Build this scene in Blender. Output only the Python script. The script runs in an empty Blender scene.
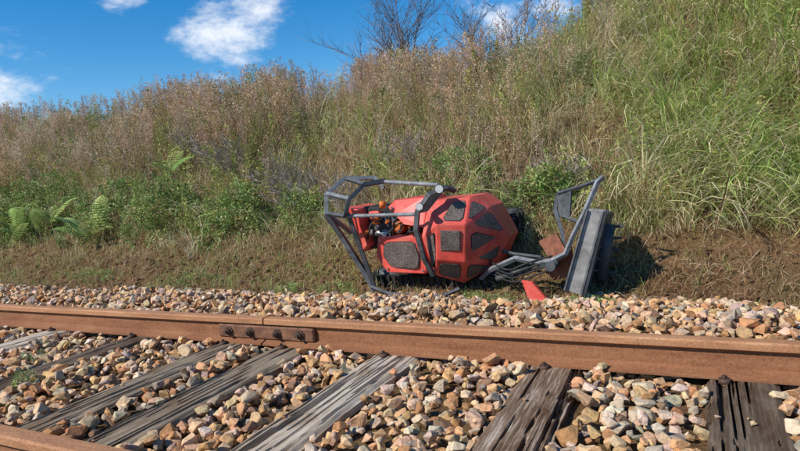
import bpy, bmesh, math, random
import numpy as np
from mathutils import Vector, Matrix
random.seed(7)
R=np.random.default_rng(11)
sc=bpy.context.scene
sc.view_settings.view_transform='Standard'; sc.view_settings.look='None'; sc.view_settings.exposure=0; sc.view_settings.gamma=1
COL=sc.collection

# ---------------------------------------------------------------- helpers
def link(ob,parent=None):
    COL.objects.link(ob)
    if parent is not None: ob.parent=parent
    return ob
def empty(name,loc=(0,0,0)):
    e=bpy.data.objects.new(name,None); e.empty_display_size=.2; e.location=loc; COL.objects.link(e); return e
class NT:
    def __init__(s,mat):
        s.nt=mat.node_tree; s.n=s.nt.nodes; s.l=s.nt.links
    def add(s,t): return s.n.new(t)
    def lk(s,a,b): s.l.new(a,b)
def newmat(name,rough=.8,spec=.3,metal=0.):
    m=bpy.data.materials.new(name); m.use_nodes=True; t=NT(m)
    b=t.n['Principled BSDF']; b.inputs['Roughness'].default_value=rough
    b.inputs['Specular IOR Level'].default_value=spec; b.inputs['Metallic'].default_value=metal
    return m,t,b
def c4(c): return (c[0],c[1],c[2],1)
def ramp(t,fac,stops):
    r=t.add('ShaderNodeValToRGB'); e=r.color_ramp.elements
    while len(e)<len(stops): e.new(.5)
    for el,(p,c) in zip(e,stops): el.position=p; el.color=c4(c)
    t.lk(fac,r.inputs['Fac']); return r.outputs['Color']
def noise(t,scale,detail=6,rough=.6,coord='Object',mapscale=None,dist=0):
    tc=t.add('ShaderNodeTexCoord'); n=t.add('ShaderNodeTexNoise')
    n.inputs['Scale'].default_value=scale; n.inputs['Detail'].default_value=detail; n.inputs['Roughness'].default_value=rough
    n.inputs['Distortion'].default_value=dist
    src=tc.outputs[coord]
    if mapscale:
        mp=t.add('ShaderNodeMapping'); mp.inputs['Scale'].default_value=mapscale; t.lk(src,mp.inputs['Vector']); src=mp.outputs['Vector']
    t.lk(src,n.inputs['Vector']); return n.outputs['Fac']
def bump(t,b,h,strength=.5,dist=.01):
    bp=t.add('ShaderNodeBump'); bp.inputs['Strength'].default_value=strength; bp.inputs['Distance'].default_value=dist
    t.lk(h,bp.inputs['Height']); t.lk(bp.outputs['Normal'],b.inputs['Normal'])
def mixc(t,fac,a,b,mode='MIX'):
    m=t.add('ShaderNodeMix'); m.data_type='RGBA'; m.blend_type=mode
    if hasattr(fac,'is_linked'): t.lk(fac,m.inputs[0])
    else: m.inputs[0].default_value=fac
    for s,i in ((a,6),(b,7)):
        if isinstance(s,tuple): m.inputs[i].default_value=c4(s)
        else: t.lk(s,m.inputs[i])
    return m.outputs[2]
def vnoise(x,y,seed=0):
    x=np.asarray(x,float);y=np.asarray(y,float)
    xi=np.floor(x).astype(np.int64);yi=np.floor(y).astype(np.int64);fx=x-xi;fy=y-yi
    fx=fx*fx*(3-2*fx);fy=fy*fy*(3-2*fy)
    def h(a,b):
        n=(a*374761393+b*668265263+seed*1442695041)&0x7fffffff
        n=((n^(n>>13))*1274126177)&0x7fffffff
        return ((n^(n>>16))&0xffff)/65535.
    return (h(xi,yi)*(1-fx)+h(xi+1,yi)*fx)*(1-fy)+(h(xi,yi+1)*(1-fx)+h(xi+1,yi+1)*fx)*fy
def fbm(x,y,seed=0,o=4):
    s=0;a=.5;f=1
    for i in range(o):
        s=s+a*vnoise(np.asarray(x)*f,np.asarray(y)*f,seed+i*17);a*=.5;f*=2.03
    return s/(1-.5**o)
def sst(a,b,x):
    t=np.clip((np.asarray(x,float)-a)/(b-a),0,1);return t*t*(3-2*t)

# ---------------------------------------------------------------- terrain
def crest(x):
    return np.interp(x,[-60,-30,-16,-10,-6.5,-4.3,-3.0,-1.9,-1.2,-.3,1,4,20],[2.85,2.75,2.6,2.3,2.1,2.0,1.95,2.25,2.65,3.25,3.8,4.2,4.4])
def ground(x,y):
    x=np.asarray(x,float);y=np.asarray(y,float)
    base=-0.195-0.05*sst(3.6,4.1,y)
    c=crest(x)
    yy=np.clip(y-4.25,0,None)
    s=np.where(yy<.7,.5*yy,.35+(yy-.7)*.66)
    full=.35+(9-4.95)*.66
    z=base+ s*(1+ (( c+.245)/full-1)*sst(5.5,9,y))
    ztop=c+(.35*np.clip(y-9,0,3)*sst(-2.0,0,x))
    z=np.where(y>9,ztop,z)
    bump_=(fbm(x*.9,y*.9,3)-.5)*.6*sst(5,6,y)+(fbm(x*3.5,y*3.5,5)-.5)*.14*sst(4.2,4.8,y)
    return z+bump_*(1-sst(11,14,y))
def grid_axis(segs):
    out=[]
    for a,b,n in segs: out+=list(np.linspace(a,b,n,endpoint=False))
    out.append(segs[-1][1]); return np.array(out)
def make_mesh(name,V,F,mat,cols=None,smooth=False,parent=None):
    V=np.asarray(V,np.float32);F=np.asarray(F,np.int32)
    me=bpy.data.meshes.new(name)
    me.vertices.add(len(V)); me.vertices.foreach_set('co',V.ravel())
    m,k=F.shape
    me.loops.add(m*k); me.loops.foreach_set('vertex_index',F.ravel())
    me.polygons.add(m); me.polygons.foreach_set('loop_start',np.arange(0,m*k,k,dtype=np.int32))
    me.polygons.foreach_set('use_smooth',np.full(m,smooth))
    me.update(calc_edges=True)
    if cols is not None:
        at=me.color_attributes.new('Col','FLOAT_COLOR','POINT')
        c=np.ones((len(V),4),np.float32); c[:,:3]=cols; at.data.foreach_set('color',c.ravel())
    me.materials.append(mat)
    ob=bpy.data.objects.new(name,me); return link(ob,parent)
mg,t,b=newmat('soil_and_litter',.95,.1)
n1=noise(t,1.3,8,.65); n2=noise(t,30,6,.7)
ca=ramp(t,n1,[(.3,(.17,.10,.05)),(.5,(.26,.17,.09)),(.7,(.20,.155,.07))])
cb=ramp(t,n2,[(.3,(.4,.35,.3)),(.7,(1.15,1.05,.95))])
t.lk(mixc(t,1.,ca,cb,'MULTIPLY'),b.inputs['Base Color']); bump(t,b,n2,.9,.04)
xs=grid_axis([(-400,-60,10),(-60,-20,40),(-20,5,200),(5,20,30),(20,400,12)])
ys=grid_axis([(-400,-30,8),(-30,0,10),(0,3.5,20),(3.5,10,90),(10,16,20),(16,400,14)])
X,Y=np.meshgrid(xs,ys); Z=ground(X,Y)
V=np.stack([X.ravel(),Y.ravel(),Z.ravel()],1)
nx,ny=len(xs),len(ys); I=np.arange(nx*ny).reshape(ny,nx)
F=np.stack([I[:-1,:-1].ravel(),I[:-1,1:].ravel(),I[1:,1:].ravel(),I[1:,:-1].ravel()],1)
make_mesh('ground',V,F,mg,smooth=True)

# ---------------------------------------------------------------- scatter engine
def rotmats(yaw,tx,ty):
    n=len(yaw);cz,sz=np.cos(yaw),np.sin(yaw)
    Rz=np.zeros((n,3,3));Rz[:,0,0]=cz;Rz[:,0,1]=-sz;Rz[:,1,0]=sz;Rz[:,1,1]=cz;Rz[:,2,2]=1
    up=np.stack([tx,ty,np.ones(n)],1);up/=np.linalg.norm(up,axis=1)[:,None]
    ax=np.stack([-up[:,1],up[:,0],np.zeros(n)],1);c=up[:,2];K=np.zeros((n,3,3))
    K[:,0,2]=ax[:,1];K[:,1,2]=-ax[:,0];K[:,2,0]=-ax[:,1];K[:,2,1]=ax[:,0]
    M=np.eye(3)[None]+K+np.einsum('nij,njk->nik',K,K)/(1+c)[:,None,None]
    return np.einsum('nij,njk->nik',M,Rz)
def scatter(name,T,pos,mat,yaw=None,scale=1.,lean=None,col=None,smooth=False,full3d=False,parent=None):
    n=len(pos)
    yaw=R.random(n)*2*np.pi if yaw is None else yaw
    scale=np.broadcast_to(np.asarray(scale,float),(n,))
    lean=np.zeros((n,2)) if lean is None else lean
    if full3d:
        q=R.normal(size=(n,4));q/=np.linalg.norm(q,axis=1)[:,None];w,x,y,z=q.T
        M=np.stack([1-2*(y*y+z*z),2*(x*y-z*w),2*(x*z+y*w),2*(x*y+z*w),1-2*(x*x+z*z),2*(y*z-x*w),2*(x*z-y*w),2*(y*z+x*w),1-2*(x*x+y*y)],1).reshape(n,3,3)
    else: M=rotmats(yaw,lean[:,0],lean[:,1])
    k=R.integers(0,len(T),n);Vs=[];Fs=[];Cs=[];off=0
    for i,tp in enumerate(T):
        tv,tf=tp[0],tp[1]; tcol=tp[2] if len(tp)>2 else None
        s=np.where(k==i)[0]
        if len(s)==0: continue
        base=tv[None]*scale[s][:,None,None]
        v=np.einsum('nij,nvj->nvi',M[s],base)+pos[s][:,None,:]
        f=tf[None]+(np.arange(len(s))*len(tv))[:,None,None]+off
        Vs.append(v.reshape(-1,3));Fs.append(f.reshape(-1,tf.shape[1]));off+=len(s)*len(tv)
        if col is not None:
            cc=np.repeat(col[s][:,None,:],len(tv),1)
            if tcol is not None: cc=cc*tcol[None]
            Cs.append(np.clip(cc,0,.9).reshape(-1,3))
    return make_mesh(name,np.concatenate(Vs),np.concatenate(Fs),mat,np.concatenate(Cs) if Cs else None,smooth,parent)
def leafmat(name,trans=.3,rough=.6):
    m=bpy.data.materials.new(name);m.use_nodes=True;t=NT(m);b=t.n['Principled BSDF']
    a=t.add('ShaderNodeAttribute');a.attribute_name='Col'
    b.inputs['Roughness'].default_value=rough;b.inputs['Specular IOR Level'].default_value=.25
    t.lk(a.outputs['Color'],b.inputs['Base Color'])
    tr=t.add('ShaderNodeBsdfTranslucent');t.lk(a.outputs['Color'],tr.inputs['Color'])
    mx=t.add('ShaderNodeMixShader');mx.inputs[0].default_value=trans
    t.lk(b.outputs[0],mx.inputs[1]);t.lk(tr.outputs[0],mx.inputs[2]);t.lk(mx.outputs[0],t.n['Material Output'].inputs['Surface'])
    return m
M_grass=leafmat('grass_blades',.4,.55);M_leaf=leafmat('leaves',.35,.5);M_dry=leafmat('dry_stems',.35,.9)
def palette(n,cols,w,var=.25):
    cols=np.array(cols);w=np.array(w,float);w=w/w.sum(-1,keepdims=True)
    if w.ndim==1: k=R.choice(len(cols),n,p=w)
    else:
        cw=np.cumsum(w,1);k=(R.random(n)[:,None]>cw).sum(1);k=np.clip(k,0,len(cols)-1)
    return np.clip(cols[k]*(1+(R.random((n,1))-.5)*2*var)*(1+(R.random((n,3))-.5)*.16),0,.85)

# ---------------------------------------------------------------- ballast
def stone_template(bev=True):
    bm=bmesh.new()
    for i in range(14):
        v=Vector((random.gauss(0,1),random.gauss(0,1),random.gauss(0,1))).normalized()*random.uniform(.82,1.12)
        bm.verts.new((v.x*1.0,v.y*random.uniform(.7,.85),v.z*.62))
    r=bmesh.ops.convex_hull(bm,input=bm.verts[:])
    bmesh.ops.delete(bm,geom=[g for g in r['geom_interior'] if isinstance(g,bmesh.types.BMVert)],context='VERTS')
    if bev:
        bmesh.ops.dissolve_limit(bm,angle_limit=.35,verts=bm.verts[:],edges=bm.edges[:])
        bmesh.ops.bevel(bm,geom=bm.edges[:],offset=.05,segments=1,affect='EDGES')
    bmesh.ops.triangulate(bm,faces=bm.faces[:])
    bm.verts.index_update();bm.verts.ensure_lookup_table()
    v=np.array([x.co[:] for x in bm.verts]);f=np.array([[q.index for q in x.verts] for x in bm.faces]);bm.free();return v,f
ST=[stone_template() for _ in range(14)];STL=[stone_template(False) for _ in range(16)]
ms,t,b=newmat('crushed_stone',.9,.2)
a=t.add('ShaderNodeAttribute');a.attribute_name='Col'
n1=noise(t,45,8,.7)
cc=mixc(t,1.,a.outputs['Color'],ramp(t,n1,[(.3,(.5,.45,.42)),(.5,(1,.98,.95)),(.72,(1.3,1.15,1.0))]),'MULTIPLY')
t.lk(cc,b.inputs['Base Color']);bump(t,b,n1,.9,.012)
SL=[(-9.3,.0),(-8.55,.02),(-7.8,0),(-7.05,-.02),(-6.3,.02),(-5.55,0),(-4.85,.0),(-4.1,.01),(-3.26,.0),(-2.47,-.01),(-2.04,.008),(-1.39,.0),(-.57,.01),(.14,-.01),(.9,.01),(1.65,-.01),(2.4,.02)]
sp=.05
gx,gy=np.meshgrid(np.arange(-14,3.4,sp),np.arange(.15,4.3,sp));gx=gx.ravel();gy=gy.ravel()
gx=gx+R.uniform(-.6,.6,len(gx))*sp;gy=gy+R.uniform(-.6,.6,len(gy))*sp
def on_sleeper(x,y,w=.125):
    m=np.zeros(len(x),bool)
    for sx,an in SL: m|=(np.abs(x-sx)<w)&(y<3.17)&(y>.5)
    return m
edge=4.14+.18*(fbm(gx*1.7,gy*0,9)-.5)*2
keep=(R.random(len(gx))<1-sst(-.16,.16,gy-edge))
osl=on_sleeper(gx,gy)
keep&=~(osl&~(( gy>2.9)&(R.random(len(gx))<.4)))
gx,gy=gx[keep],gy[keep]
hz=-.175-.05*sst(3.6,4.1,gy)+.035*(fbm(gx*2,gy*2,21)-.5)*2+R.uniform(-.012,.018,len(gx))
hz+=.03*np.exp(-((gy-3.35)/.25)**2)
n=len(gx)
ex=R.uniform(-12,3.4,7500);ey=R.uniform(.2,4.0,7500);ok=~on_sleeper(ex,ey,.115);ex,ey=ex[ok],ey[ok]
ez=-.143-.05*sst(3.6,4.1,ey)+.035*(fbm(ex*2,ey*2,21)-.5)*2+R.uniform(-.01,.01,len(ex))+.03*np.exp(-((ey-3.35)/.25)**2)
kx=R.uniform(-8,3,420);ky=R.uniform(.6,3.1,420);ok=on_sleeper(kx,ky,.12);kx,ky=kx[ok],ky[ok]
P=np.concatenate([np.stack([gx,gy,hz],1),np.stack([ex,ey,ez],1),np.stack([kx,ky,np.full(len(kx),-.143)],1)])
under=(np.abs(P[:,1]-2.646)<.075)|(np.abs(P[:,1]-1.13)<.075)
P[under,2]-=.03
S=np.concatenate([R.lognormal(math.log(.031),.30,n+len(ex)),R.uniform(.006,.016,len(kx))])
S=np.clip(S,.006,.056)
stc=palette(len(P),[(.66,.40,.20),(.68,.47,.29),(.46,.37,.28),(.74,.58,.42),(.28,.175,.105),(.52,.27,.125),(.60,.44,.34)],[.27,.27,.14,.11,.07,.14,.06],.24)
ln=R.normal(0,.5,(len(P),2))
near=(P[:,1]<3.0)&(P[:,0]>-4.2)
for msk,T in ((near,ST),(~near,STL)):
    scatter('ballast_gravel',T,P[msk],ms,scale=S[msk],col=stc[msk],lean=ln[msk])

# ---------------------------------------------------------------- rails
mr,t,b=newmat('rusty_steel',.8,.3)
n1=noise(t,6,8,.65,mapscale=(.6,2,3));n2=noise(t,90,5,.7)
rc=mixc(t,.45,ramp(t,n1,[(.3,(.25,.10,.045)),(.5,(.44,.20,.09)),(.7,(.60,.32,.16))]),ramp(t,n2,[(.3,(.13,.055,.03)),(.65,(.58,.30,.15))]))
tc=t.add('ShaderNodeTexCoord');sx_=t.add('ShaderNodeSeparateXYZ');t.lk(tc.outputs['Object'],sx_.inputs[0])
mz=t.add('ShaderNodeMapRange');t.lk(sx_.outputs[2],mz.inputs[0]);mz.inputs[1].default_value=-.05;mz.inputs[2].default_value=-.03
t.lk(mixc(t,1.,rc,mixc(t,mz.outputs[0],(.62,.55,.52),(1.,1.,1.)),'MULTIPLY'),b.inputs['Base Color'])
bump(t,b,n2,.6,.004)
mrd,t,b=newmat('dark_rusty_bolt',.7,.35)
t.lk(ramp(t,noise(t,60),[(.3,(.04,.025,.02)),(.7,(.12,.065,.04))]),b.inputs['Base Color'])
mfp,t,b=newmat('rusty_fishplate',.75,.35)
t.lk(ramp(t,noise(t,22,8,.75),[(.3,(.07,.035,.022)),(.5,(.17,.075,.04)),(.72,(.34,.16,.08))]),b.inputs['Base Color']);bump(t,b,noise(t,60),.5,.004)
prof=[(-.068,-.15),(-.068,-.141),(-.030,-.128),(-.010,-.118),(-.008,-.05),(-.014,-.042),(-.034,-.034),(-.035,-.008),(-.028,-.001),(-.012,0),(.012,0),(.028,-.001),(.035,-.008),(.034,-.034),(.014,-.042),(.008,-.05),(.010,-.118),(.030,-.128),(.068,-.141),(.068,-.15)]
def rail(name,y,x0,x1,parent):
    xs=np.arange(x0,x1+.01,.5);xs[-1]=x1
    P=np.array([[x,y+a,c] for x in xs for a,c in prof]);k=len(prof);F=[]
    for i in range(len(xs)-1):
        for j in range(k): F.append([i*k+j,i*k+(j+1)%k,(i+1)*k+(j+1)%k,(i+1)*k+j])
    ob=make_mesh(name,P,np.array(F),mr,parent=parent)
    bm=bmesh.new();bm.from_mesh(ob.data);bm.verts.ensure_lookup_table()
    bm.faces.new([bm.verts[j] for j in range(k)]);bm.faces.new([bm.verts[(len(xs)-1)*k+j] for j in range(k)])
    bmesh.ops.recalc_face_normals(bm,faces=bm.faces[:]);bm.to_mesh(ob.data);bm.free()
    return ob
def box(name,c,s,mat,parent=None,bev=.004,rot=None,seg=1):
    bm=bmesh.new();bmesh.ops.create_cube(bm,size=1)
    for v in bm.verts: v.co=Vector((v.co.x*s[0],v.co.y*s[1],v.co.z*s[2]))
    if bev: bmesh.ops.bevel(bm,geom=bm.edges[:],offset=bev,segments=seg,affect='EDGES')
    me=bpy.data.meshes.new(name);bm.to_mesh(me);bm.free();me.materials.append(mat)
    ob=bpy.data.objects.new(name,me);ob.location=c
    if rot: ob.rotation_euler=rot
    return link(ob,parent)
def cyl(name,p0,p1,r,mat,parent=None,seg=16,r2=None,bev=0):
    p0=Vector(p0);p1=Vector(p1);d=p1-p0
    bm=bmesh.new();bmesh.ops.create_cone(bm,segments=seg,radius1=r,radius2=r if r2 is None else r2,depth=d.length,cap_ends=True)
    if bev: bmesh.ops.bevel(bm,geom=[e for e in bm.edges if len(e.link_faces)==2 and any(len(f.verts)>4 for f in e.link_faces)],offset=bev,segments=2,affect='EDGES')
    me=bpy.data.meshes.new(name);bm.to_mesh(me);bm.free();me.materials.append(mat)
    for f in me.polygons: f.use_smooth=len(f.vertices)==4 and seg>8
    ob=bpy.data.objects.new(name,me);ob.location=(p0+p1)/2;ob.rotation_mode='QUATERNION';ob.rotation_quaternion=d.to_track_quat('Z','Y')
    return link(ob,parent)
e1=empty('railway_rail')
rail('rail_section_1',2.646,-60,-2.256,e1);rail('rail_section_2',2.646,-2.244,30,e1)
for sy in (-1,1):
    box('fishplate_%d'%(1 if sy<0 else 2),(-2.25,2.646+sy*.024,-.085),(.70,.030,.078),mfp,e1,.008)
for bx in (-.26,-.10,.10,.26):
    cyl('bolt_washer',(-2.25+bx,2.607,-.082),(-2.25+bx,2.600,-.082),.028,mrd,e1,16)
    cyl('bolt_head',(-2.25+bx,2.601,-.082),(-2.25+bx,2.582,-.082),.019,mrd,e1,6)
    cyl('bolt_shank',(-2.25+bx,2.585,-.082),(-2.25+bx,2.565,-.082),.010,mrd,e1,10)
e2=empty('railway_rail.001')
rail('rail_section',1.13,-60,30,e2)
for ei,ry in ((e1,2.646),(e2,1.13)):
    for sx,_ in SL:
        for sy in (-1,1):
            cyl('screw_spike_washer',(sx+.05*sy,ry+sy*.088,-.155),(sx+.05*sy,ry+sy*.088,-.135),.024,mrd,ei,10,.022)
            cyl('screw_spike',(sx+.05*sy,ry+sy*.088,-.14),(sx+.05*sy,ry+sy*.088,-.122),.012,mrd,ei,4,.010)

# ---------------------------------------------------------------- sleepers
def woodmat(name,cols,seed):
    m,t,b=newmat(name,.95,.08)
    tc=t.add('ShaderNodeTexCoord')
    def nz(sc_,loc,detail,rough,dist):
        mp=t.add('ShaderNodeMapping');mp.inputs['Scale'].default_value=sc_;mp.inputs['Location'].default_value=loc;t.lk(tc.outputs['Object'],mp.inputs['Vector'])
        n=t.add('ShaderNodeTexNoise');n.inputs['Scale'].default_value=1.;n.inputs['Detail'].default_value=detail;n.inputs['Roughness'].default_value=rough;n.inputs['Distortion'].default_value=dist
        t.lk(mp.outputs[0],n.inputs['Vector']);return n.outputs['Fac']
    n1=nz((75,3.5,60),(seed*3.7,seed*1.3,seed),8,.75,.4)
    n2=nz((8,3.,6),(seed*2.1,seed,0),7,.65,.6)
    n3=nz((26,.9,20),(seed*1.1,seed*2,3),3,.5,.4)
    grain=ramp(t,n1,[(.30,cols[0]),(.5,cols[1]),(.70,cols[2])])
    pat=ramp(t,n2,[(.33,(.55,.42,.32)),(.5,(.97,.88,.78)),(.65,(1.15,1.1,1.02))])
    crk=ramp(t,n3,[(.30,(.12,.1,.08)),(.36,(1,1,1))])
    c=mixc(t,1.,mixc(t,1.,grain,pat,'MULTIPLY'),crk,'MULTIPLY')
    t.lk(c,b.inputs['Base Color'])
    bump(t,b,mixc(t,.6,n1,crk),.8,.006);return m
WG=[(.27,.23,.18),(.50,.44,.36),(.68,.62,.53)]
WD=[(.06,.045,.033),(.135,.105,.08),(.27,.22,.17)]
WM=[(.12,.092,.066),(.25,.205,.155),(.42,.36,.285)]
WS=[(.06,.04,.028),(.20,.14,.10),(.66,.60,.52)]
wsel={9:WM,10:WM,11:WG,12:WS,13:WD,8:WD,7:WG}
for i,(sx,an) in enumerate(SL):
    nxs,nys=40,130;L0,W0=2.6,.25
    rr=random.Random(i*5+1);sd=i*13
    XX,YY=np.meshgrid(np.linspace(-.5,.5,nxs),np.linspace(-.5,.5,nys))
    edgew=W0*(1+.09*(fbm(YY*12,np.sign(XX)*7+sd,sd)-.5)*2)
    px=XX*edgew+.016*(fbm(YY*3,YY*0+sd,sd+3)-.5)
    crack=fbm(XX*30+fbm(YY*5,XX*0,sd)*1.8+i,YY*2.6+sd,sd+5,4)
    am=.030 if i in (12,13) else .016
    dep=-am*sst(.60,.70,crack)-.014*sst(.36,.5,np.abs(XX)+.08*(fbm(YY*14,XX*0,sd)-.5))**2
    pz=-.150+dep+.006*(fbm(XX*6,YY*10,sd+8)-.5)
    py=YY*L0+.03*(fbm(XX*9,YY*0+sd,sd+9)-.5)*np.sign(YY)*(np.abs(YY)>.48)
    V=[np.stack([px.ravel(),py.ravel(),pz.ravel()],1)]
    I=np.arange(nxs*nys).reshape(nys,nxs)
    F=np.stack([I[:-1,:-1].ravel(),I[:-1,1:].ravel(),I[1:,1:].ravel(),I[1:,:-1].ravel()],1)
    loop=np.concatenate([I[0,:],I[1:,-1],I[-1,-2::-1],I[-2:0:-1,0]])
    lowv=V[0][loop].copy();lowv[:,2]=-.29
    b0=nxs*nys;m_=len(loop);F2=np.array([[loop[(q+1)%m_],loop[q],b0+q,b0+(q+1)%m_] for q in range(m_)])
    ob=make_mesh('railway_sleeper',np.concatenate([V[0],lowv]),np.concatenate([F,F2]),woodmat('weathered_timber',wsel.get(i,rr.choice([WM,WD,WG])),i))
    ob.location=(sx,1.896,0);ob.rotation_euler=(0,0,an)

# ---------------------------------------------------------------- mower
MOW=empty('remote_controlled_slope_mower')
mred,t,b=newmat('red_paint',.38,.5)
nz=noise(t,7,9,.75)
base=ramp(t,nz,[(.32,(.44,.06,.04)),(.5,(.72,.075,.055)),(.72,(.76,.15,.11))])
dirt=noise(t,4.5,10,.8);df=t.add('ShaderNodeMapRange');t.lk(dirt,df.inputs[0]);df.inputs[1].default_value=.47;df.inputs[2].default_value=.72;df.inputs[4].default_value=.5
t.lk(mixc(t,df.outputs[0],base,(.42,.26,.18)),b.inputs['Base Color'])
rr_=t.add('ShaderNodeMapRange');t.lk(dirt,rr_.inputs[0]);rr_.inputs[1].default_value=.4;rr_.inputs[2].default_value=.7;rr_.inputs[3].default_value=.35;rr_.inputs[4].default_value=.8;t.lk(rr_.outputs[0],b.inputs['Roughness'])
bump(t,b,dirt,.12,.01)
def simple(name,c1,c2,rough=.6,metal=0,scale=14,spec=.4):
    m,t,b=newmat(name,rough,spec,metal);n=noise(t,scale,7,.7)
    t.lk(ramp(t,n,[(.35,c1),(.65,c2)]),b.inputs['Base Color']);bump(t,b,n,.15,.004);return m
mgrey=simple('grey_steel_paint',(.11,.115,.12),(.28,.29,.30),.6)
mdgrey=simple('dark_grey_steel',(.035,.04,.045),(.11,.115,.12),.6)
mblk=simple('black_rubber',(.012,.012,.012),(.04,.037,.033),.75)
msil=simple('bare_metal',(.3,.3,.3),(.5,.5,.5),.35,.8)
mora=simple('orange_plastic',(.5,.1,.02),(.7,.18,.03),.5)
mwht=simple('white_label',(.6,.6,.58),(.8,.8,.78),.5)
mrust=simple('muddy_rust',(.14,.05,.03),(.34,.13,.07),.8)
mdeck=simple('worn_grey_plate',(.17,.155,.14),(.42,.395,.37),.7,0,7)
mlens,t,b=newmat('lamp_glass',.1,.6);b.inputs['Base Color'].default_value=(.6,.6,.58,1)
mgri,t,b=newmat('grille_mesh',.6,.4)
ch=t.add('ShaderNodeTexVoronoi');ch.inputs['Scale'].default_value=110;tc=t.add('ShaderNodeTexCoord');t.lk(tc.outputs['Object'],ch.inputs['Vector'])
t.lk(mixc(t,.5,ramp(t,ch.outputs['Distance'],[(.35,(.012,.012,.013)),(.6,(.18,.15,.13))]),ramp(t,noise(t,8),[(.35,(.06,.042,.036)),(.65,(.21,.155,.13))])),b.inputs['Base Color'])
bump(t,b,ch.outputs['Distance'],.6,.004)
def tube(name,pts,r,mat,square=False,smooth_=False):
    cu=bpy.data.curves.new(name,'CURVE');cu.dimensions='3D';cu.bevel_depth=r;cu.bevel_resolution=0 if square else 3
    cu.use_fill_caps=True
    s=cu.splines.new('POLY' if not smooth_ else 'NURBS');s.points.add(len(pts)-1)
    for p,q in zip(s.points,pts): p.co=(*q,1)
    if smooth_: s.use_endpoint_u=True;s.order_u=3;cu.resolution_u=8
    cu.materials.append(mat);ob=bpy.data.objects.new(name,cu);link(ob)
    dg=bpy.context.evaluated_depsgraph_get();me=bpy.data.meshes.new_from_object(ob.evaluated_get(dg))
    if square:
        for f in me.polygons: f.use_smooth=False
    bpy.data.objects.remove(ob);ob=bpy.data.objects.new(name,me);return link(ob,MOW)
def polymesh(name,V,F,mat,bev=.008,solid=0):
    me=bpy.data.meshes.new(name);me.from_pydata([tuple(v) for v in V],[],F);me.materials.append(mat)
    bm=bmesh.new();bm.from_mesh(me);bmesh.ops.recalc_face_normals(bm,faces=bm.faces[:]);bm.to_mesh(me);bm.free()
    ob=bpy.data.objects.new(name,me);link(ob,MOW)
    if solid:
        m=ob.modifiers.new('s','SOLIDIFY');m.thickness=solid;m.offset=0
    if bev:
        m=ob.modifiers.new('b','BEVEL');m.width=bev;m.segments=2;m.limit_method='ANGLE';m.angle_limit=math.radians(12)
    return ob
def shell(name,V,F,ring,back,mat,gr,shrink=.66,bev=.008):
    V=[Vector(v) for v in V];n=len(V);FF=[tuple(f) for f in F]
    for r_ in ring: V.append(Vector((V[r_].x,back,V[r_].z)))
    m=len(ring)
    for i in range(m): FF.append((ring[i],ring[(i+1)%m],n+(i+1)%m,n+i))
    FF.append(tuple(n+i for i in range(m)))
    polymesh(name,V,FF,mat,bev)
    for g in gr:
        pts=[V[i] for i in F[g]];c=sum(pts,Vector())/len(pts)
        nr=Vector((0,0,0))
        for i in range(len(pts)): nr+=(pts[i]-c).cross(pts[(i+1)%len(pts)]-c)
        nr.normalize()
        if nr.y>0: nr=-nr
        q=[c+(p-c)*shrink for p in pts]
        q=[p-nr*((p-c).dot(nr)) for p in q]
        qc=[]
        for i in range(len(q)):
            a,b_,c_=q[i-1],q[i],q[(i+1)%len(q)]
            qc.append(b_+(a-b_)*.15);qc.append(b_+(c_-b_)*.15)
        front=[p+nr*.006 for p in qc];backp=[p-nr*.02 for p in qc];k=len(qc)
        polymesh(name+'_grille',front+backp,[tuple(range(k))]+[(i,(i+1)%k,k+(i+1)%k,k+i) for i in range(k)],mgri,0)
        rim=[c+(p-c)*1.05+nr*.004 for p in qc]+[c+(p-c)*1.05-nr*.02 for p in qc]
        polymesh(name+'_grille_rim',rim,[tuple(range(k))]+[(i,(i+1)%k,k+(i+1)%k,k+i) for i in range(k)],mblk,0)
hv=[(-1.81,4.12,.54),(-1.5,4.2,.55),(-1.38,4.3,.46),(-1.27,4.42,.22),(-1.38,4.38,0),(-1.61,4.22,-.12),(-1.80,4.12,-.04),(-1.85,4.03,.27),
    (-1.70,3.98,.37),(-1.50,4.05,.35),(-1.53,4.08,.07),(-1.73,4.0,.10),(-1.63,4.15,.545)]
hf=[(0,12,8),(12,1,9,8),(1,2,9),(2,3,9),(3,4,10,9),(4,5,10),(5,6,11,10),(6,7,8,11),(7,0,8),(8,9,10,11)]
shell('engine_hood',hv,hf,[0,12,1,2,3,4,5,6,7],4.66,mred,[1,2,3,4,5,6,7],.70)
polymesh('hood_centre_grille',[(-1.675,3.985,.325),(-1.535,4.025,.31),(-1.555,4.045,.16),(-1.69,4.0,.17),(-1.675,4.01,.325),(-1.535,4.05,.31),(-1.555,4.07,.16),(-1.69,4.03,.17)],[(0,1,2,3),(0,4,5,1),(1,5,6,2),(2,6,7,3),(3,7,4,0)],mgri,.004)
sv=[(-2.30,4.16,.27),(-1.90,4.10,.28),(-1.86,4.12,.10),(-1.90,4.17,-.04),(-2.25,4.18,-.03),(-2.34,4.18,.1)]
shell('side_panel',sv,[(0,1,2,3,4,5)],[0,1,2,3,4,5],4.6,mred,[0],.68)
uv=[(-2.22,4.22,.50),(-2.12,4.16,.56),(-1.86,4.16,.57),(-1.83,4.12,.50),(-1.84,4.06,.34),(-2.02,4.08,.37),(-2.12,4.14,.44)]
shell('shoulder_panel',uv,[(0,1,2,3,4,5,6)],[0,1,2,3,4,5,6],4.6,mred,[])
rv=[(-2.62,4.22,.52),(-2.46,4.14,.50),(-2.44,4.12,.36),(-2.40,4.15,.2),(-2.52,4.25,.12),(-2.62,4.3,.3)]
shell('rear_panel',rv,[(0,1,2,3,4,5)],[0,1,2,3,4,5],4.6,mred,[])
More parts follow.
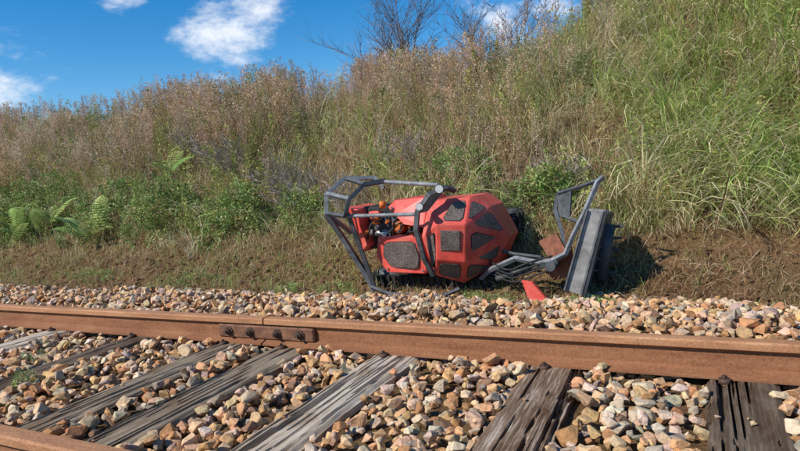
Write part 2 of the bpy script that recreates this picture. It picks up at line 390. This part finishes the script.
tube('panel_handle',[(-1.98,4.1,.31),(-1.98,4.07,.31),(-1.92,4.065,.31),(-1.92,4.1,.31)],.006,mblk)
for p_ in [(-2.28,4.162,.24),(-1.92,4.105,.25),(-2.24,4.178,0),(-1.92,4.165,-.01),(-2.07,4.085,.38),(-1.88,4.1,.52),(-2.14,4.15,.50)]:
    cyl('panel_bolt',p_,(p_[0],p_[1]-.012,p_[2]),.009,msil,MOW,8)
box('engine_bay',(-2.2,4.46,.33),(.62,.36,.36),mblk,MOW,.02)
box('engine_block',(-2.24,4.26,.36),(.22,.14,.16),mdgrey,MOW,.015)
box('air_filter',(-2.12,4.22,.34),(.10,.12,.09),mora,MOW,.02)
box('battery_cover',(-2.33,4.22,.44),(.10,.09,.07),mred,MOW,.01)
cyl('exhaust',(-2.38,4.2,.30),(-2.2,4.18,.29),.028,msil,MOW)
cyl('filter_canister',(-2.30,4.16,.37),(-2.30,4.16,.46),.032,mora,MOW,20,bev=.006)
cyl('beacon',(-2.20,4.1,.50),(-2.20,4.1,.56),.026,mora,MOW,20,bev=.006)
box('warning_label',(-2.22,4.165,.285),(.07,.012,.03),mwht,MOW,.002)
for k in range(9):
    x0=-2.42+.06*k
    tube('hydraulic_hose',[(x0,4.2,.24+.02*(k%3)),(x0+.05,4.12,.3+.05*((k*2)%3)),(x0+.1,4.16,.42-.03*(k%4)),(x0+.13,4.22,.5-.04*(k%2))],.009,mblk,False,True)
for k in range(5):
    cyl('fitting',(-2.4+.1*k,4.14,.30+.04*(k%3)),(-2.37+.1*k,4.12,.32+.04*(k%3)),.013,msil if k%2 else mora,MOW,8)
# roll cage
tube('cage_rear_loop',[(-2.60,4.25,.30),(-2.67,4.0,.49),(-2.65,4.0,.65),(-2.56,4.16,.76),(-2.36,4.3,.745),(-2.28,4.3,.65)],.024,mgrey,True)
tube('cage_inner_loop',[(-2.36,4.15,-.17),(-2.44,3.97,.46),(-2.42,3.9,.50),(-2.38,3.9,.60),(-2.34,4.08,.70),(-2.24,4.25,.715)],.024,mdgrey,True)
tube('cage_rear_leg',[(-2.67,4.0,.49),(-2.60,4.1,.28),(-2.45,4.15,-.02),(-2.36,4.15,-.18)],.028,mdgrey,True)
tube('cage_tie',[(-2.65,4.0,.65),(-2.38,3.9,.60)],.02,mgrey,True)
tube('cage_tie',[(-2.67,4.0,.49),(-2.43,3.9,.47)],.02,mdgrey,True)
tube('cage_tie',[(-2.56,4.17,.76),(-2.34,4.1,.70)],.02,mdgrey,True)
tube('cage_top_bar',[(-2.30,4.25,.715),(-1.72,4.13,.655)],.016,mgrey)
tube('cage_lower_bar',[(-2.44,3.94,.465),(-1.84,3.96,.455)],.015,mgrey)
tube('cage_front_hoop',[(-1.64,4.25,.60),(-1.66,4.13,.63),(-1.74,3.98,.59),(-1.82,3.93,.48),(-1.845,3.93,.34),(-1.83,4.0,.12),(-1.80,4.08,-.03)],.024,mdgrey,True)
polymesh('cage_gusset',[(-1.72,3.99,.60),(-1.66,4.1,.62),(-1.78,4.02,.47),(-1.84,3.94,.46)],[(0,1,2,3)],mgrey,0,.012)
cyl('work_light',(-1.69,4.05,.64),(-1.655,3.98,.63),.026,mdgrey,MOW,24,.034,bev=.004)
cyl('work_light_lens',(-1.655,3.98,.63),(-1.652,3.972,.63),.029,mlens,MOW,24)
cyl('work_light',(-1.80,3.93,.52),(-1.775,3.87,.515),.022,mdgrey,MOW,20,.028,bev=.003)
cyl('work_light_lens',(-1.775,3.87,.515),(-1.773,3.864,.515),.025,mlens,MOW,20)
box('chassis',(-1.9,4.72,.14),(.95,.2,.5),mdgrey,MOW,.02)
def track(name,zc,yc,w=.17):
    L,Rr=.45,.15;pts=[]
    for i in range(48):
        s=i/48*(4*L+2*math.pi*Rr)
        if s<2*L: p=(-L+s,Rr,0)
        elif s<2*L+math.pi*Rr: a=(s-2*L)/Rr;p=(L+math.sin(a)*Rr,math.cos(a)*Rr,0)
        elif s<4*L+math.pi*Rr: p=(L-(s-2*L-math.pi*Rr),-Rr,0)
        else: a=(s-4*L-math.pi*Rr)/Rr;p=(-L-math.sin(a)*Rr,-math.cos(a)*Rr,0)
        pts.append(p)
    bm=bmesh.new();rings=[]
    for p in pts:
        px_,py_=p[0],p[1];cx=max(-L,min(L,px_));nrm=Vector((px_-cx,py_)).normalized()
        rings.append([bm.verts.new((px_+nrm.x*o,py_+nrm.y*o,z)) for o,z in ((-.02,-w/2),(.0,-w/2),(0,w/2),(-.02,w/2))])
    for i in range(48):
        a,b_=rings[i],rings[(i+1)%48]
        for j in range(4): bm.faces.new((a[j],a[(j+1)%4],b_[(j+1)%4],b_[j]))
        px_,py_=pts[i][0],pts[i][1];cx=max(-L,min(L,px_));nrm=Vector((px_-cx,py_)).normalized();tg=Vector((nrm.y,-nrm.x))
        vs=[]
        for o in (0,.022):
            for tt in (-.014,.014):
                for z in (-w/2,w/2): vs.append(bm.verts.new((px_+nrm.x*o+tg.x*tt,py_+nrm.y*o+tg.y*tt,z)))
        for f in ((0,1,3,2),(4,6,7,5),(0,4,5,1),(2,3,7,6),(0,2,6,4),(1,5,7,3)): bm.faces.new([vs[q] for q in f])
    bmesh.ops.recalc_face_normals(bm,faces=bm.faces[:])
    me=bpy.data.meshes.new(name);bm.to_mesh(me);bm.free();me.materials.append(mblk)
    ob=bpy.data.objects.new(name,me);ob.location=(-1.92,yc,zc);ob.rotation_euler=(math.radians(8),0,0);link(ob,MOW)
    for k in range(5):
        xx=-1.92-.45+.225*k;rw=.12 if k in(0,4) else .08
        cyl('track_roller',(xx,yc,zc-w/2-.01),(xx,yc,zc+w/2+.01),rw,mdgrey,MOW,20)
track('rubber_track_1',-.15,4.5);track('rubber_track_2',.28,4.95)
tube('skid_bar',[(-2.38,4.12,-.14),(-2.2,4.1,-.19),(-1.75,4.08,-.20),(-1.62,4.15,-.15)],.016,mdgrey,True)
# flail arm + head
tube('lift_arm',[(-1.50,4.32,-.10),(-1.40,4.25,-.02),(-1.18,4.2,.075),(-1.0,4.15,.05),(-.86,4.12,.07)],.021,mgrey,True)
tube('lift_arm',[(-1.45,4.4,.14),(-1.25,4.38,.08),(-1.02,4.32,.06)],.014,mdgrey,True)
cyl('hydraulic_ram',(-1.35,4.25,-.09),(-1.08,4.18,.0),.020,mdgrey,MOW)
cyl('ram_rod',(-1.08,4.18,.0),(-.88,4.14,.05),.010,msil,MOW)
for k in range(4):
    tube('arm_hose',[(-1.42,4.3,.05-.03*k),(-1.25,4.14+.02*k,-.03-.03*k),(-1.08,4.12,.06-.04*k),(-.9,4.16,.10-.03*k)],.007,mblk,False,True)
tube('head_frame',[(-.92,4.12,.06),(-.80,4.10,.12),(-.74,4.10,.25),(-.66,4.12,.40),(-.57,4.15,.60),(-.53,4.15,.635)],.019,mgrey,True)
tube('head_frame_top',[(-.54,4.15,.62),(-.70,4.3,.57),(-.90,4.45,.52)],.015,mdgrey,True)
tube('head_frame_side',[(-.90,4.45,.52),(-.92,4.42,.40),(-.86,4.35,.22),(-.84,4.25,.08)],.02,mdgrey,True)
tube('head_frame_brace',[(-.88,4.42,.36),(-.70,4.15,.33)],.013,mdgrey,True)
polymesh('head_side_plate',[(-.90,4.44,.50),(-.78,4.36,.54),(-.80,4.36,.36),(-.90,4.42,.34)],[(0,1,2,3)],mdgrey,0,.012)
polymesh('head_link_plate',[(-.92,4.30,.12),(-.78,4.22,.16),(-.76,4.2,-.05),(-.92,4.26,-.10),(-1.0,4.28,0)],[(0,1,2,3,4)],mrust,0,.02)
polymesh('head_link_plate',[(-1.0,4.2,.20),(-.86,4.16,.26),(-.78,4.14,.10),(-.90,4.16,.04)],[(0,1,2,3)],mrust,0,.02)
polymesh('head_bracket',[(-1.12,4.12,-.07),(-1.04,4.1,-.08),(-.95,4.1,-.19),(-.99,4.1,-.24),(-1.08,4.12,-.2)],[(0,1,2,3,4)],mred,.003,.03)
cyl('head_pivot',(-.9,4.05,.04),(-.9,4.3,.04),.035,mdgrey,MOW)
dA=[(-.63,4.08,.43),(-.53,4.10,.41),(-.69,4.04,-.16),(-.80,4.02,-.12)]
polymesh('flail_deck_plate',dA+[(x+.02,y+.035,z) for x,y,z in dA],[(0,1,2,3),(7,6,5,4),(0,4,5,1),(1,5,6,2),(2,6,7,3),(3,7,4,0)],mdeck,.006)
tube('deck_edge_rib',[(-.535,4.085,.405),(-.695,4.025,-.155)],.010,mdgrey,True)
tube('deck_edge_rib',[(-.63,4.065,.425),(-.80,4.005,-.115)],.008,mdgrey,True)
hh=[(-.61,4.14,.40),(-.54,4.14,.38),(-.69,4.10,-.17),(-.77,4.09,-.12)]
polymesh('flail_housing',hh+[(x+.0,y+.60,z-.04) for x,y,z in hh],[(0,1,2,3),(7,6,5,4),(0,4,5,1),(1,5,6,2),(2,6,7,3),(3,7,4,0)],mdgrey,.008)
cyl('flail_rotor',(-.55,4.45,.28),(-.62,4.42,-.12),.05,mdgrey,MOW,18)
for k in range(14):
    tt=k/13;a=k*2.1;c=Vector((-.55,4.45,.26)).lerp(Vector((-.62,4.42,-.10)),tt)
    cyl('flail_blade',c,c+Vector((math.cos(a)*.10,math.sin(a)*.10,0)),.010,mdgrey,MOW,6)

# ---------------------------------------------------------------- vegetation templates
def blade(bend,w=.5,segs=3,curl=0):
    v=[];f=[]
    for i in range(segs):
        s=i/segs;a=bend*s;z=math.sin(a)/bend;y=(1-math.cos(a))/bend
        ww=w*(1-s*.55)/2;v+=[(-ww+curl*s*s,y,z),(ww+curl*s*s,y,z)]
    a=bend;v.append((curl,(1-math.cos(a))/bend,math.sin(a)/bend))
    for i in range(segs-1): q=2*i;f+=[(q,q+1,q+3),(q,q+3,q+2)]
    q=2*(segs-1);f.append((q,q+1,q+2));return np.array(v),np.array(f)
BL=[blade(b_,.022,3,c_) for b_ in (.5,1.,1.6,2.2) for c_ in (-.15,.1)]
BLL=[blade(b_,.018,4,c_) for b_ in (1.1,1.6,2.1,2.6) for c_ in (-.25,.2)]
BLD=[blade(b_,.03,3,c_) for b_ in (1.8,2.4,2.9) for c_ in (-.15,.15)]
def tri_leaf(p,d,l,w,nr):
    s=d.cross(nr).normalized();m=p+d*l*.5
    return [p,m+s*w/2,p+d*l,m-s*w/2]
def weed(h=1.,nb=16,fl=5,spread=.28,leafy=0.,zlo=.3):
    V=[];F=[];C=[]
    def strip(pts,w,c,cross=True):
        for ax in ((1,0,0),(0,1,0)) if cross else ((1,.3,0),):
            ax=Vector(ax);b0=len(V)
            for i,p in enumerate(pts):
                ww=w*(1-.7*i/(len(pts)-1));V.extend([p-ax*ww,p+ax*ww]);C.extend([c,c])
            for i in range(len(pts)-1): q=b0+2*i;F.extend([(q,q+1,q+3),(q,q+3,q+2)])
    bx,by=random.gauss(0,.1),random.gauss(0,.1)
    def at(z): return Vector((bx*z*z,by*z*z,z*h))
    strip([at(z) for z in (0,.35,.7,1)],.0055,(.9,.85,.8))
    for k in range(nb):
        z=random.uniform(zlo,.98);p=at(z);a=random.uniform(0,6.28);l=spread*(1.15-z)*random.uniform(.6,1.3)+.05
        d=Vector((math.cos(a),math.sin(a),random.uniform(.8,1.6))).normalized();e=p+d*l
        strip([p,e],.0026,(.9,.85,.8),False)
        for q in range(fl):
            o=p.lerp(e,random.uniform(.35,1.05))+Vector((random.gauss(0,.014),random.gauss(0,.014),random.gauss(0,.014)))
            dd=Vector((random.gauss(0,1),random.gauss(0,1),random.gauss(.5,1))).normalized();nr=Vector((random.gauss(0,1),random.gauss(0,1),random.gauss(0,1))).normalized()
            b0=len(V);L=random.uniform(.016,.036)*(1+leafy);V.extend(tri_leaf(o,dd,L,L*.55,nr))
            c=random.choice([(1.3,1.2,1.1),(1,.92,.85),(.75,.62,.52)]);C.extend([c]*4);F.extend([(b0,b0+1,b0+2),(b0,b0+2,b0+3)])
    return np.array([v[:] for v in V]),np.array(F),np.array(C)
WEED=[weed(1,19,5) for _ in range(7)]
WEEDT=[weed(1,13,6,.16,0,.5) for _ in range(5)]
WEEDG=[weed(1,20,6,.2,.9,.15) for _ in range(5)]
def leafclump(n=26,r=.5,ls=.26):
    V=[];F=[];C=[]
    for k in range(n):
        p=Vector((random.gauss(0,1),random.gauss(0,1),random.gauss(0,1))).normalized()*r*random.uniform(.4,1)
        d=(p.normalized()+Vector((random.gauss(0,.7),random.gauss(0,.7),random.gauss(-.2,.5)))).normalized()
        nr=(Vector((random.gauss(0,.6),random.gauss(0,.6),1)))
        L=ls*random.uniform(.6,1.25);s=d.cross(nr).normalized();nn=s.cross(d).normalized()
        b0=len(V);mid=p+d*L*.45
        V.extend([p,mid+s*L*.34+nn*L*.1,p+d*L,mid-s*L*.34+nn*L*.1,mid])
        g=random.uniform(.7,1.25);C.extend([(g,g,g)]*5);F.extend([(b0,b0+1,b0+4),(b0+1,b0+2,b0+4),(b0+4,b0+2,b0+3),(b0,b0+4,b0+3)])
    return np.array([v[:] for v in V]),np.array(F),np.array(C)
LC=[leafclump() for _ in range(8)]
def frond():
    V=[];F=[]
    def at(s): return Vector((0,s*.75,math.sin(s*1.9)*.45))
    n=18
    for i in range(n):
        s=(i+1)/(n+1);p=at(s);L=.24*math.sin(math.pi*min(1,s*.9+.12))**.8*(1-.3*s)
        for sd in (-1,1):
            d=Vector((sd,.35,-.12)).normalized();b0=len(V);w=.035
            V.extend([p-Vector((0,w/2,0)),p+d*L*.6+Vector((0,-w*.55,0)),p+d*L,p+d*L*.6+Vector((0,w*.5,.01)),p+Vector((0,w/2,0))]);F.extend([(b0,b0+1,b0+2),(b0,b0+2,b0+3),(b0,b0+3,b0+4)])
    b0=len(V)
    for s in (0,.5,1): p=at(s);V.extend([p-Vector((.006,0,0)),p+Vector((.006,0,0))])
    F.extend([(b0,b0+1,b0+3),(b0,b0+3,b0+2),(b0+2,b0+3,b0+5),(b0+2,b0+5,b0+4)])
    return np.array([v[:] for v in V]),np.array(F)
FR=[frond()]
def onground(x,y,dz=0): return np.stack([x,y,ground(x,y)+dz],1)
def grassmask(x,y):
    bx=-.75-.10*(y-5)
    return sst(-.9,.8,x-bx+1.6*(fbm(x*.8,y*.8,31)-.5)*2)
straw=(.78,.67,.40);strawd=(.60,.47,.27);brown=(.38,.26,.15);green=(.32,.43,.10);lgreen=(.52,.60,.19);dgreen=(.14,.21,.05);pink=(.66,.49,.37);grey=(.62,.54,.43)
def tufts(nt,per,x0,x1,y0,y1,spread,dens=None):
    tx=R.uniform(x0,x1,nt);ty=R.uniform(y0,y1,nt)
    if dens is not None: k=R.random(nt)<dens(tx,ty);tx,ty=tx[k],ty[k]
    x=np.repeat(tx,per)+R.normal(0,spread,len(tx)*per);y=np.repeat(ty,per)+R.normal(0,spread,len(tx)*per)
    tid=np.repeat(np.arange(len(tx)),per);return x,y,tid
def toe(x,y):
    return sst(-.12,.12,y-(4.72+.30*sst(-.9,-.3,x)+.25*(fbm(x*1.4,x*0,33)-.5)))
x,y,tid=tufts(7200,24,-5.5,4.2,4.75,11.5,.05,lambda a,b:(.08+.92*grassmask(a,b))*toe(a,b))
n=len(x);ntf=tid.max()+1
tl=(R.uniform(.22,.62,ntf)*(.7+.6*R.random(ntf)))[tid];ta=R.normal(0,1.0,ntf)[tid]
gm=fbm(x*1.1,y*1.1,41);g2=R.random(ntf)[tid]
wts=np.stack([1.0+1.6*(gm<.5),.5+0*gm,.12+.2*(gm<.42),.25+.9*(gm>.5),.4+1.4*(gm>.5),.06+.15*(gm>.6)],1)
wts[:,3:]*= (.35+1.5*(g2>.5))[:,None]
col=palette(n,[straw,strawd,brown,green,lgreen,dgreen],wts,.2)*(.75+.45*R.random(ntf)[tid])[:,None]
yaw=np.pi+ta+R.normal(0,.35,n)
scatter('long_grass',BLL,onground(x,y,-.02),M_grass,yaw=yaw,scale=tl*R.uniform(.6,1.25,n),lean=np.stack([R.normal(0,.2,n),R.normal(-.15,.2,n)],1),col=col)
x,y,tid=tufts(8500,13,-17,-.3,4.7,10,.07,lambda a,b:(1-.7*grassmask(a,b))*toe(a,b))
n=len(x);ntf=tid.max()+1;gm=fbm(x*.7,y*.7,51);g2=R.random(ntf)[tid]
wts=np.stack([.5+0*gm,.6+0*gm,.7+0*gm,.15+1.2*(gm>.52),.1+.9*(gm>.55),.2+.5*(gm>.5)],1);wts[:,3:]*=(.3+1.5*(g2>.6))[:,None]
col=palette(n,[straw,strawd,brown,green,lgreen,dgreen],wts,.25)
scatter('undergrowth_grass',BL,onground(x,y,-.02),M_grass,scale=R.uniform(.13,.38,n)*(.6+.4*sst(4.7,5.3,y)),lean=R.normal(0,.3,(n,2)),col=col)
# tall dry weeds in drifts
nw=10500
x=R.uniform(-17,3.5,nw);y=5.0+R.random(nw)**.85*5.0
m=1-grassmask(x,y);dn=fbm(x*.9,y*.9,61)
k=R.random(nw)<(m*(.3+1.0*(dn>.44))+ (1-m)*.08)*sst(4.9,5.6,y+.5*(dn-.5))
x,y=x[k],y[k];n=len(x);h=(.22+.62*sst(.3,.7,fbm(x*1.1,y*1.1,71)))*R.uniform(.6,1.15,n)*(.55+.45*sst(5,6.2,y))*(1-.12*sst(8,9,y))
gm=fbm(x*.6,y*.6,81)
wts=np.stack([.9+0*gm,.7+.5*(gm<.5),.6+0*gm,.2+.6*(gm>.58),.25+.5*(gm>.5)],1)
col=palette(n,[pink,grey,brown,(.37,.38,.15),strawd],wts,.2)*(.70+.6*fbm(x*2.2,y*2.2,83))[:,None]
scatter('dry_weeds',WEED,onground(x,y,-.03),M_dry,scale=h,lean=np.stack([R.normal(0,.12,n),R.normal(-.08,.12,n)],1),col=col)
nw=1100;x=R.uniform(-17,-1.5,nw);y=R.uniform(8.0,9.6,nw);k=R.random(nw)<.1+.9*(fbm(x*.9,y*.3,85)>.47);x,y=x[k],y[k];n=len(x)
scatter('weed_stalks',WEEDT,onground(x,y,-.03),M_dry,scale=R.uniform(.45,.9,n),lean=R.normal(0,.08,(n,2)),col=palette(n,[pink,(.40,.27,.19),strawd],[1,1,1],.25))
nw=4200
x=R.uniform(-17,3.5,nw);y=R.uniform(4.9,10,nw);gm=fbm(x*.75,y*.75,91)
k=R.random(nw)<(.10+.9*(gm>.54))*(1-.75*grassmask(x,y))*toe(x,y);x,y=x[k],y[k];n=len(x)
col=palette(n,[(.27,.35,.10),(.38,.44,.14),(.18,.25,.07),(.46,.45,.2)],[1,1,.5,.7],.2)
scatter('green_weeds',WEEDG,onground(x,y,-.03),M_leaf,scale=R.uniform(.28,.6,n),lean=R.normal(0,.12,(n,2)),col=col)
def bush(name,cx,cy,rx,ry,h,ncl,cols,w,ls=.11):
    a=R.random(ncl)*2*np.pi;q=np.sqrt(R.random(ncl));x=cx+rx*q*np.cos(a);y=cy+ry*q*np.sin(a)
    top=h*np.sqrt(np.clip(1-q**2,0,1))*(.35+1.3*fbm(x*3.5+cx,y*3.5,101))
    z=ground(x,y)+top*R.random(ncl)**.4
    col=palette(ncl,cols,w,.3)
    scatter(name,LC,np.stack([x,y,z],1),M_leaf,scale=ls*R.uniform(.6,1.3,ncl),col=col,full3d=True)
GB=[(.20,.30,.08),(.32,.41,.13),(.12,.19,.05),(.48,.46,.19),(.42,.29,.16)];GW=[1,.9,.4,.5,.25]
for cx,cy,rx,ry,h,nc in [(-9.0,5.5,1.2,.6,.45,520),(-7.3,5.4,.7,.5,.42,380),(-6.0,5.3,.6,.4,.5,330),(-4.75,5.2,.5,.35,.42,290),(-11.2,5.6,1.4,.7,.55,450),(-13.5,5.8,1.6,.8,.65,350),
    (-1.25,5.35,.38,.3,.38,200),(-2.2,5.6,.5,.3,.28,130),(-3.9,5.4,.4,.25,.3,110)]:
    bush('bramble_bush',cx,cy,rx,ry,h,nc,GB,GW,.11)
for cx,cy,rx,h,nc in [(-7.6,9.0,.4,.65,330),(-2.4,8.6,.7,.35,260),(-12.2,8.8,.9,.5,300),(.2,5.6,.5,.18,90),(-10,7.2,.8,.4,260),(-5.2,7.4,.6,.35,200),(-1.0,7.0,.5,.3,160)]:
    bush('shrub',cx,cy,rx,rx*.8,h,nc,[(.19,.25,.09),(.28,.33,.13),(.38,.36,.19)],[1,1,.7],.09)
fx=[];fy=[]
for cx,cy in [(-8.6,5.0),(-8.1,5.15),(-7.0,5.0),(-9.3,5.2),(-6.6,6.0),(-10.2,5.3)]:
    fx+=[cx]*10;fy+=[cy]*10
fx=np.array(fx)+R.normal(0,.06,len(fx));fy=np.array(fy)+R.normal(0,.06,len(fy));n=len(fx)
scatter('fern',FR,onground(fx,fy,.14),M_leaf,scale=R.uniform(.4,.7,n),lean=R.normal(0,.2,(n,2)),col=palette(n,[(.36,.48,.14),(.50,.57,.2),(.27,.40,.12)],[1,1,.6],.15))
# verge litter
n=42000
x=R.uniform(-14,3.4,n);y=R.normal(4.55,.3,n);k=(y>4.0+.14*fbm(x*2,y*2,7))&(y<5.3);x,y=x[k],y[k];n=len(x)
gm=fbm(x*1.2,y*2,111);rt=sst(-.6,0,x)
wts=np.stack([.45+0*gm,.9+0*gm,1.4+0*gm,(.05+.5*(gm>.6))*(1-.8*rt),(.05+.4*(gm>.62))*(1-.8*rt)],1)
col=palette(n,[(.62,.49,.30),(.50,.34,.19),(.35,.20,.11),green,lgreen],wts,.3)
scatter('verge_litter',BLD,onground(x,y,.0),M_dry,scale=R.uniform(.04,.16,n),lean=R.normal(0,.7,(n,2)),col=col)
n=3200;x=R.uniform(-10,3.4,n);y=R.normal(4.55,.28,n);k=(y>4.05)&(y<5.1);x,y=x[k],y[k];n=len(x)
scatter('soil_clods',STL,onground(x,y,.0),mg,scale=R.uniform(.01,.045,n),col=palette(n,[(.1,.07,.04)],[1]),lean=R.normal(0,.5,(n,2)))
x,y,tid=tufts(330,24,-12,3,4.15,4.8,.05,lambda a,b:(.15+.85*(fbm(a*1.2,b*0,121)>.53))*(1-.7*sst(-.6,0,a)));n=len(x)
scatter('verge_grass',BL,onground(x,y,0),M_grass,scale=R.uniform(.05,.15,n),lean=R.normal(0,.3,(n,2)),col=palette(n,[green,lgreen,straw,(.18,.26,.07)],[1,.8,.6,.6],.2))
for cx,cy,rx,nc in [(-.6,3.98,.25,120),(-1.35,4.0,.25,60),(-3.2,4.2,.35,60),(-2.8,4.25,.2,40),(-4.6,4.35,.4,60),(-6.1,4.4,.4,60),(-3.1,1.75,.06,8),(-3.6,2.1,.05,6)]:
    bush('weed_plant',cx,cy,rx,min(.12,rx*1.5),.09,nc,[(.26,.37,.1),(.37,.45,.16),(.4,.34,.15)],[1,1,.4],.05)
# bare trees and twiggy bushes
mbark=simple('bark',(.13,.09,.085),(.24,.18,.16),.9);mtwig=simple('grey_twigs',(.30,.25,.20),(.52,.45,.38),.9)
def bare_tree(name,base,h,n1=9,seed=0,r0=.02,sprd=.28,mat=None,lv=2,br=3):
    rr=random.Random(seed);V=[];F=[]
    def seg(p,q,r0,r1):
        d=(q-p).normalized();s=d.orthogonal().normalized();u_=d.cross(s);b0=len(V)
        for o,r_ in ((p,r0),(q,r1)):
            for k in range(3): a=k*math.pi*2/3;V.append(o+s*math.cos(a)*r_+u_*math.sin(a)*r_)
        for k in range(3): F.append((b0+k,b0+(k+1)%3,b0+3+(k+1)%3,b0+3+k))
    def grow(p,d,l,r,lev):
        n=4;q=p
        for i in range(n):
            d=(d+Vector((rr.gauss(0,.13),rr.gauss(0,.13),rr.gauss(.04,.08)))).normalized();q2=q+d*l/n
            r2=r*(1-.16*(i+1));seg(q,q2,r*(1-.16*i),r2);q=q2
            if lev>0:
                for k in range(2 if lev>1 else br):
                    dd=(d+Vector((rr.gauss(0,.6),rr.gauss(0,.6),rr.gauss(.1,.3)))).normalized();grow(q,dd,l*rr.uniform(.4,.62),max(r2*.6,.0035),lev-1)
    for k in range(n1):
        grow(Vector(base)+Vector((rr.gauss(0,.08),rr.gauss(0,.08),-.1)),Vector((rr.gauss(0,sprd),rr.gauss(0,sprd),1)).normalized(),h*rr.uniform(.7,1),r0,lv)
    make_mesh(name,np.array([v[:] for v in V]),np.array(F),mat or mbark)
bare_tree('bare_tree',(-4.6,9.9,2.1),1.75,9,3,.022,.24)
bare_tree('bare_tree',(-3.3,10.1,2.1),1.2,5,5,.016,.25)
bare_tree('bare_tree',(-2.6,9.9,2.3),1.0,5,8,.014)
for k,(bx,by,hh_) in enumerate([(-4.1,5.6,.5),(-4.5,5.9,.45),(-3.4,5.5,.4),(-7.9,6.3,.5),(-5.4,6.0,.5),(-6.4,6.6,.5),(-2.9,6.1,.4),(-1.0,5.7,.4)]):
    bare_tree('twiggy_bush',(bx,by,float(ground(bx,by))),hh_,8,20+k,.006,.6,mtwig,2,2)

# ---------------------------------------------------------------- light and sky
el=math.radians(39);rot=math.radians(215)
w=bpy.data.worlds.new('World');sc.world=w;w.use_nodes=True;t=NT(w)
bg=t.n['Background'];sky=t.add('ShaderNodeTexSky');sky.sky_type='NISHITA';sky.sun_disc=False;sky.sun_elevation=el;sky.sun_rotation=rot
sky.air_density=1.;sky.dust_density=.1;sky.ozone_density=4.
hs=t.add('ShaderNodeHueSaturation');hs.inputs['Saturation'].default_value=1.4;hs.inputs['Value'].default_value=.95;t.lk(sky.outputs[0],hs.inputs['Color'])
tc=t.add('ShaderNodeTexCoord')
nz=t.add('ShaderNodeTexNoise');nz.inputs['Scale'].default_value=10;nz.inputs['Detail'].default_value=10;nz.inputs['Roughness'].default_value=.65
mp=t.add('ShaderNodeMapping');mp.inputs['Scale'].default_value=(1,1,1.9);t.lk(tc.outputs['Generated'],mp.inputs['Vector']);t.lk(mp.outputs[0],nz.inputs['Vector'])
acc=None
for az,e_,r_ in [(-42.5,13.2,.052),(-50,16.8,.03),(-38,16.3,.04),(-61,8.6,.05),(-16,13.2,.042),(-11,14.5,.035)]:
    az,e_=math.radians(az),math.radians(e_);d=Vector((math.sin(az)*math.cos(e_),math.cos(az)*math.cos(e_),math.sin(e_)))
    vm=t.add('ShaderNodeVectorMath');vm.operation='DISTANCE';t.lk(tc.outputs['Generated'],vm.inputs[0]);vm.inputs[1].default_value=d
    mr_=t.add('ShaderNodeMapRange');t.lk(vm.outputs['Value'],mr_.inputs[0]);mr_.inputs[1].default_value=0;mr_.inputs[2].default_value=r_*2.1;mr_.inputs[3].default_value=1;mr_.inputs[4].default_value=0
    if acc is None: acc=mr_.outputs[0]
    else:
        mm=t.add('ShaderNodeMath');mm.operation='MAXIMUM';t.lk(acc,mm.inputs[0]);t.lk(mr_.outputs[0],mm.inputs[1]);acc=mm.outputs[0]
a1=t.add('ShaderNodeMath');a1.operation='MULTIPLY_ADD';t.lk(nz.outputs['Fac'],a1.inputs[0]);a1.inputs[1].default_value=2.6;a1.inputs[2].default_value=-1.5
a2=t.add('ShaderNodeMath');a2.operation='ADD';t.lk(a1.outputs[0],a2.inputs[0]);t.lk(acc,a2.inputs[1])
cm=t.add('ShaderNodeMapRange');cm.interpolation_type='SMOOTHSTEP';t.lk(a2.outputs[0],cm.inputs[0]);cm.inputs[1].default_value=.1;cm.inputs[2].default_value=1.05
t.lk(mixc(t,cm.outputs[0],hs.outputs[0],(6.4,6.7,7.2)),bg.inputs['Color']);bg.inputs['Strength'].default_value=.15
sd=bpy.data.lights.new('sun','SUN');sd.energy=5.0;sd.angle=math.radians(.5);sd.color=(1,.95,.87)
so=bpy.data.objects.new('sun',sd);COL.objects.link(so)
dirv=Vector((math.sin(rot)*math.cos(el),math.cos(rot)*math.cos(el),math.sin(el)))
so.rotation_mode='QUATERNION';so.rotation_quaternion=dirv.to_track_quat('Z','Y');so.location=dirv*20

# ---------------------------------------------------------------- camera
cd=bpy.data.cameras.new('camera');cd.sensor_width=36;cd.lens=26.41;cd.clip_start=.05;cd.clip_end=2000
co=bpy.data.objects.new('camera',cd);COL.objects.link(co)
pitch,roll,yaw_=-.0917,-.0822,.4655
cy,sy=math.cos(yaw_),math.sin(yaw_)
fw=Vector((-sy*math.cos(pitch),cy*math.cos(pitch),math.sin(pitch)));r0=Vector((cy,sy,0));u0=r0.cross(fw)
r2=r0*math.cos(roll)+u0*math.sin(roll);u2=-r0*math.sin(roll)+u0*math.cos(roll)
M=Matrix((r2,u2,-fw)).transposed().to_4x4();M.translation=(0,0,.7817);co.matrix_world=M
sc.camera=co
